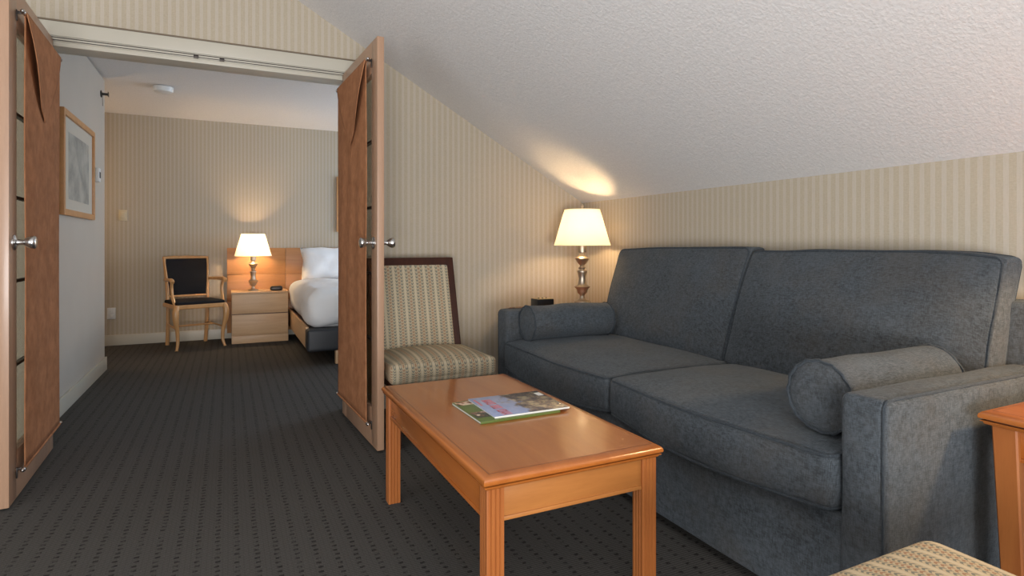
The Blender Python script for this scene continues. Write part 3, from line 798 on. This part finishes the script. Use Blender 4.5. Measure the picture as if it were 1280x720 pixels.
m_ = thing('magazine', 'blue magazine with red title and brown animal photograph lying on top', 'magazine', (.905, 1.818, .4655), math.radians(-.6), 'magazines on the coffee table', world=False)
n = N('photo_cover', 0.22, 0.5); X = n.xyz()
sky = n.mix(n.noise(14, 3, .6), (0.20, 0.27, 0.50), (0.45, 0.50, 0.66))
rock = n.ramp(n.noise(26, 5, .65, n.mapping((1, 1, 1), loc=(.4, .2, 0))), [(0.38, (0.06, 0.055, 0.08)), (0.5, (0.20, 0.16, 0.13)), (0.62, (0.42, 0.36, 0.24))])
msk = n.ramp(n.math('ADD', n.math('MULTIPLY', X[0], 6.0), n.math('MULTIPLY', n.noise(16, 3, .6), 1.4)), [(0.52, 0.0), (0.72, 1.0)])
n.color(n.mix(msk, sky, rock)); M['photo'] = n.m
M['red_ink'] = plain('red_title_ink', (0.62, 0.08, 0.07), 0.4)
obj('pages', box(B(), -.1370, .1375, -.1185, .1185, .0004, .0040), M['page'], m_)
obj('cover', box(B(), -.1385, .1385, -.1200, .1200, .0040, .0052, .0002), M['photo'], m_)
obj('spine', box(B(), -.1385, .1385, -.1206, -.1190, .0, .0052, .0002), M['page'], m_)
# blurred red title down the left side: rows of broken strokes, plus a small white box at the far right corner
random.seed(3)
for nm, ox, w0, ya, yb2, kk in (('title', -.104, .034, -.110, .095, 11),):
    bm = B(); step = (yb2 - ya) / kk
    for k in range(kk):
        y = ya + k * step; a = step * .74
        pat = random.choice(('E', 'N', 'O', 'I'))
        box(bm, ox, ox + w0, y, y + a * .28, .0051, .00545)
        if pat != 'I': box(bm, ox, ox + w0, y + a * .72, y + a, .0051, .00545)
        if pat in 'EO': box(bm, ox, ox + .005, y, y + a, .0051, .00545)
        if pat == 'O': box(bm, ox + w0 - .005, ox + w0, y, y + a, .0051, .00545)
        if pat == 'N': box(bm, ox + .008, ox + .013, y, y + a, .0051, .00545)
    obj(nm, bm, M['red_ink'], m_)
bm = B()
for k in range(5): box(bm, -.128, -.121, .02 + k * .016, .031 + k * .016, .0051, .00545)
obj('small_print', bm, M['red_ink'], m_)
obj('white_label', box(B(), .112, .134, .055, .095, .0051, .0054), M['page'], m_)

# ------------------------------------------------------------------ bedroom furniture
t = thing('nightstand', 'pale oak two-drawer nightstand carrying the lit lamp and clock', 'nightstand', (.305, 6.84, 0))
obj('body', box(B(), .034, .578, 6.652, 7.04, .012, .512, .002), M['oak'], t)
obj('top', box(B(), .030, .582, 6.634, 7.045, .512, .528, .002), M['oak'], t)
obj('plinth', box(B(), .034, .578, 6.640, 6.66, .0, .078, .002), M['oak'], t)
for z0, z1 in ((.088, .298), (.306, .508)):
    d = obj('drawer', box(B(), .036, .576, 6.634, 6.652, z0, z1, .003), M['oak'], t)
obj('recess', box(B(), .036, .576, 6.645, 6.653, .298, .306), M['groove'], t)

hb = thing('headboard', 'wide wooden wall-mounted headboard panel behind bed and nightstand', 'headboard', (.9, 7.075, 0))
for (x0, x1) in ((-.010, .583), (.586, 2.30)):
    for z0, z1 in ((.06, .40), (.402, .69), (.692, .985)):
        obj('panel', box(B(), x0, x1, 7.05, 7.074, z0, z1, .0015), M['headboard'], hb)
obj('backing', box(B(), 0, 2.29, 7.074, 7.088, .06, .98), M['groove'], hb)

bed = thing('bed', 'bed with white duvet and charcoal foot, seen past the right door', 'bed', (1.35, 6.05, 0))
obj('side_rail', box(B(), .600, .622, 5.26, 7.0, .13, .315, .003), M['oak'], bed)
obj('side_rail', box(B(), 2.10, 2.122, 5.26, 7.0, .13, .315, .003), M['oak'], bed)
obj('footboard', rbox(B(), .596, 2.126, 5.14, 5.30, .115, .305, .025, 10, (0, .004, 0)), M['vinyl'], bed)
obj('slat_base', box(B(), .62, 2.10, 5.28, 7.0, .2, .30), M['dark_wood'], bed)
for x in (.86, 1.86):
    for y in (5.19, 6.7): obj('leg', box(B(), x - .03, x + .03, y - .03, y + .03, 0, .13, .003), M['oak'], bed)
obj('mattress', rbox(B(), .64, 2.08, 5.27, 7.0, .30, .56, .05, 8), M['linen'], bed)
def duv(p):
    q = p.copy(); h = (p.z - .31) / .30
    q.x += -.022 * math.sin(PI * min(1, max(0, h))) * (1 if p.x < 1.3 else -1)
    q += noise.noise_vector(p * 3.2) * .030 + noise.noise_vector(p * 8) * .010
    q.z = max(q.z, .306); q.x = max(q.x, .588)
    return q
obj('duvet', rbox(B(), .610, 2.112, 5.19, 6.80, .308, .640, .11, 26, (.0, .0, .015), duv), M['linen'], bed, 70)
def pil(cx, cy, cz, w, h, th, lean, rot, label, name='pillow'):
    t = bpy.data.objects.new(name, None)
    bm = B(); n_ = 22; G = {}
    for s_ in (-1, 1):
        for i in range(n_ + 1):
            for j in range(n_ + 1):
                u, v = i / n_ * 2 - 1, j / n_ * 2 - 1
                e = (max(0, 1 - u ** 4) * max(0, 1 - v ** 4)) ** .5
                px = u * w / 2 * (1 - .07 * (1 - abs(u)) * 0 - .05 * (1 - v * v) * abs(u)); pz = v * h / 2 * (1 - .05 * (1 - u * u) * abs(v))
                if s_ == 1 and (i in (0, n_) or j in (0, n_)): G[(s_, i, j)] = G[(-1, i, j)]; continue
                d = s_ * th / 2 * e
                co = Vector((px, d, pz)) + noise.noise_vector(Vector((px, d, pz)) * 9 + Vector((cx, 0, 0))) * .012
                G[(s_, i, j)] = bm.verts.new(co)
        for i in range(n_):
            for j in range(n_):
                bm.faces.new((G[(s_, i, j)], G[(s_, i + 1, j)], G[(s_, i + 1, j + 1)], G[(s_, i, j + 1)]))
    bpy.data.objects.remove(t)
    ORG[0] = Vector((0, 0, 0))
    o = obj(name, bm, M['linen'], None, 70); o.location = (cx, cy, cz); o.rotation_euler = (lean, 0, rot)
    tag(o, label, 'pillow'); return o
pil(1.06, 6.90, .800, .66, .40, .17, math.radians(-14), 0, 'white bed pillow standing against the headboard', 'bed_pillow')

# alarm clock
t = thing('alarm_clock', 'small black oval alarm clock on the nightstand', 'clock', (.468, 6.76, .528))
obj('case', rbox(B(), .405, .531, 6.725, 6.795, .528, .578, .022, 5), M['black_plastic'], t, 60)
n = N('clock_digits', 0.4); n.color((.1, .02, .02)); n.b.inputs['Emission Color'].default_value = (0.9, 0.45, 0.3, 1); n.b.inputs['Emission Strength'].default_value = 0.5
obj('display', box(B(), .437, .499, 6.7225, 6.7255, .544, .562), M['dark_metal'], t)

# armchair in the bedroom
ch = thing('armchair', 'honey wood armchair with black seat and back by the bedroom wall', 'chair', (-.305, 6.70, 0), math.radians(19), world=False)
CW, BF = M['chair_wood'], M['black_fabric']
for sx in (-1, 1):
    # cabriole front leg
    path = bez([(sx * .215, -.205, .43), (sx * .228, -.218, .37), (sx * .226, -.218, .29), (sx * .208, -.200, .18), (sx * .204, -.198, .08), (sx * .216, -.214, .015), (sx * .220, -.220, .001)], 5)
    rr = [.021 + .008 * math.sin(max(0, 1 - abs(i / (len(path) - 1) - .2) * 4) * PI / 2) - .009 * min(1, max(0, (i / (len(path) - 1) - .35) * 2)) for i in range(len(path))]
    rr[-1] = rr[-2] = rr[-3] = .016
    obj('leg', tube(B(), path, rr, 12), CW, ch, 60)
    # rear leg running up as back post
    path = bez([(sx * .180, .245, .001), (sx * .182, .215, .20), (sx * .185, .205, .42), (sx * .190, .222, .62), (sx * .196, .255, .78), (sx * .202, .270, .88)], 6)
    obj('leg', tube(B(), path, [.018 - .004 * i / len(path) for i in range(len(path))], 10), CW, ch, 60)
    # arm: horizontal rest plus curved support
    a = obj('armrest', tube(B(), bez([(sx * .205, .225, .665), (sx * .225, .08, .672), (sx * .235, -.05, .675), (sx * .240, -.135, .672), (sx * .242, -.165, .655)], 6), [.015] * 5 + [.017] * 10 + [.021] * 8 + [.018] * 2, 10), CW, ch, 60)
    obj('arm_support', tube(B(), bez([(sx * .236, -.12, .665), (sx * .230, -.095, .60), (sx * .228, -.11, .52), (sx * .222, -.16, .44), (sx * .218, -.18, .40)], 6), .014, 10), CW, a, 60)
    # side stretcher
    obj('stretcher', tube(B(), [(sx * .205, -.19, .20), (sx * .184, .215, .215)], .009, 8), CW, ch, 60)
obj('stretcher', tube(B(), bez([(-.19, .03, .208), (0, .0, .212), (.19, .03, .208)], 8), .010, 8), CW, ch, 60)
obj('seat_frame', rbox(B(), -.232, .232, -.222, .212, .395, .438, .012, 6), CW, ch, 60)
obj('seat', rbox(B(), -.222, .222, -.214, .195, .430, .468, .016, 8, (0, 0, .012)), BF, ch, 60)
def lean2(p):
    q = p.copy(); h = (p.z - .45) / .45; q.y += .07 * h * abs(h); q.x *= .86 + .16 * h; q.y += .012 * (1 - (p.x / .2) ** 2); return q
obj('backrest', rbox(B(), -.196, .196, .195, .225, .505, .880, .012, 8, (0, .010, 0), lean2), BF, ch, 60)
bm = B(); rbox(bm, -.212, .212, .190, .228, .876, .900, .010, 8, (0, 0, .006), lean2); obj('top_rail', bm, CW, ch, 60)
bm = B(); rbox(bm, -.205, .205, .190, .222, .485, .507, .009, 8, (0, 0, 0), lean2); obj('lower_rail', bm, CW, ch, 60)
for sx in (-1, 1):
    bm = B(); rbox(bm, *(sorted((sx * .194, sx * .212))), .190, .228, .50, .89, .008, 8, (0, 0, 0), lean2)
    obj('side_rail', bm, CW, ch, 60)

# framed print on the partition wall
t = thing('framed_picture', 'grey landscape print in a wooden frame on the pale partition wall', 'picture', (-.905, 4.76, 1.52))
def frame(t, y0, y1, z0, z1, x, out, w, d):
    """frame on a wall facing +x"""
    bm = B()
    box(bm, x, x + d, y0, y0 + w, z0, z1, .004); box(bm, x, x + d, y1 - w, y1, z0, z1, .004)
    box(bm, x, x + d, y0 + w - .002, y1 - w + .002, z0, z0 + w, .004); box(bm, x, x + d, y0 + w - .002, y1 - w + .002, z1 - w, z1, .004)
    obj('frame', bm, M['frame_wood'], t)
    obj('mat_board', box(B(), x + .004, x + .012, y0 + w - .004, y1 - w + .004, z0 + w - .004, z1 - w + .004), M['mat_board'], t)
frame(t, 4.306, 5.212, 1.201, 1.846, -.905, 1, .038, .026)
obj('print', box(B(), -.894, -.8925, 4.475, 5.065, 1.305, 1.725), M['print'], t)
# picture above the bed
t = thing('framed_picture', 'wood-framed picture on the far wall above the bed, mostly behind the right door', 'picture', (1.5, 7.09, 1.5))
bm = B(); X0, X1, Z0, Z1, w = 1.148, 1.95, 1.175, 1.822, .038
box(bm, X0, X0 + w, 7.064, 7.09, Z0, Z1, .004); box(bm, X1 - w, X1, 7.064, 7.09, Z0, Z1, .004)
box(bm, X0 + w - .002, X1 - w + .002, 7.064, 7.09, Z0, Z0 + w, .004); box(bm, X0 + w - .002, X1 - w + .002, 7.064, 7.09, Z1 - w, Z1, .004)
obj('frame', bm, M['frame_wood'], t)
obj('mat_board', box(B(), X0 + w - .004, X1 - w + .004, 7.078, 7.086, Z0 + w - .004, Z1 - w + .004), M['mat_board'], t)
obj('print', box(B(), X0 + .15, X1 - .15, 7.0765, 7.078, Z0 + .12, Z1 - .12), M['print'], t)

# small fittings
t = thing('thermostat', 'small white thermostat on the end of the pale partition wall', 'thermostat', (-.905, 5.39, 1.545))
obj('case', box(B(), -.905, -.880, 5.355, 5.43, 1.50, 1.605, .004), M['white_plastic'], t)
obj('dial', box(B(), -.8805, -.877, 5.375, 5.41, 1.53, 1.575, .001), M['vinyl'], t)
t = thing('wall_sprinkler', 'small dark metal sprinkler head high on the partition wall', 'sprinkler', (-.905, 5.58, 2.215))
obj('plate', lathe(B(), [(.001, -.905), (.028, -.905), (.028, -.900), (.015, -.896), (.001, -.896)], axis='x', origin=(0, 5.58, 2.215), seg=20), M['dark_metal'], t)
bm = B(); tube(bm, [(-.897, 5.58, 2.215), (-.855, 5.58, 2.215)], .010, 10); box(bm, -.857, -.853, 5.562, 5.598, 2.197, 2.233, .001); tube(bm, [(-.895, 5.58, 2.203), (-.893, 5.58, 2.12)], .0015, 5)
obj('head', bm, M['dark_metal'], t)
t = thing('smoke_detector', 'round white smoke detector on the bedroom ceiling', 'smoke detector', (-.50, 5.82, BZ))
obj('housing', lathe(B(), [(.001, 2.372), (.078, 2.372), (.078, 2.345), (.070, 2.332), (.035, 2.324), (.001, 2.323)], -.50, 5.82, 32), M['white_plastic'], t, 40)
t = thing('wall_switch', 'ivory switch plate on the far wall left of the armchair', 'switch', (-.962, 7.09, 1.32))
obj('plate', box(B(), -1.0, -.925, 7.083, 7.0905, 1.265, 1.375, .003), M['ivory_plastic'], t)
obj('rocker', box(B(), -.985, -.94, 7.077, 7.084, 1.290, 1.350, .002), M['ivory_plastic'], t)
t = thing('wall_outlet', 'white double outlet low on the far wall above the baseboard', 'outlet', (-1.062, 7.09, .325))
obj('plate', box(B(), -1.098, -1.026, 7.084, 7.0905, .268, .382, .003), M['white_plastic'], t)
for z in (.302, .348): obj('socket', box(B(), -1.080, -1.044, 7.081, 7.085, z - .017, z + .017, .006), M['white_plastic'], t)
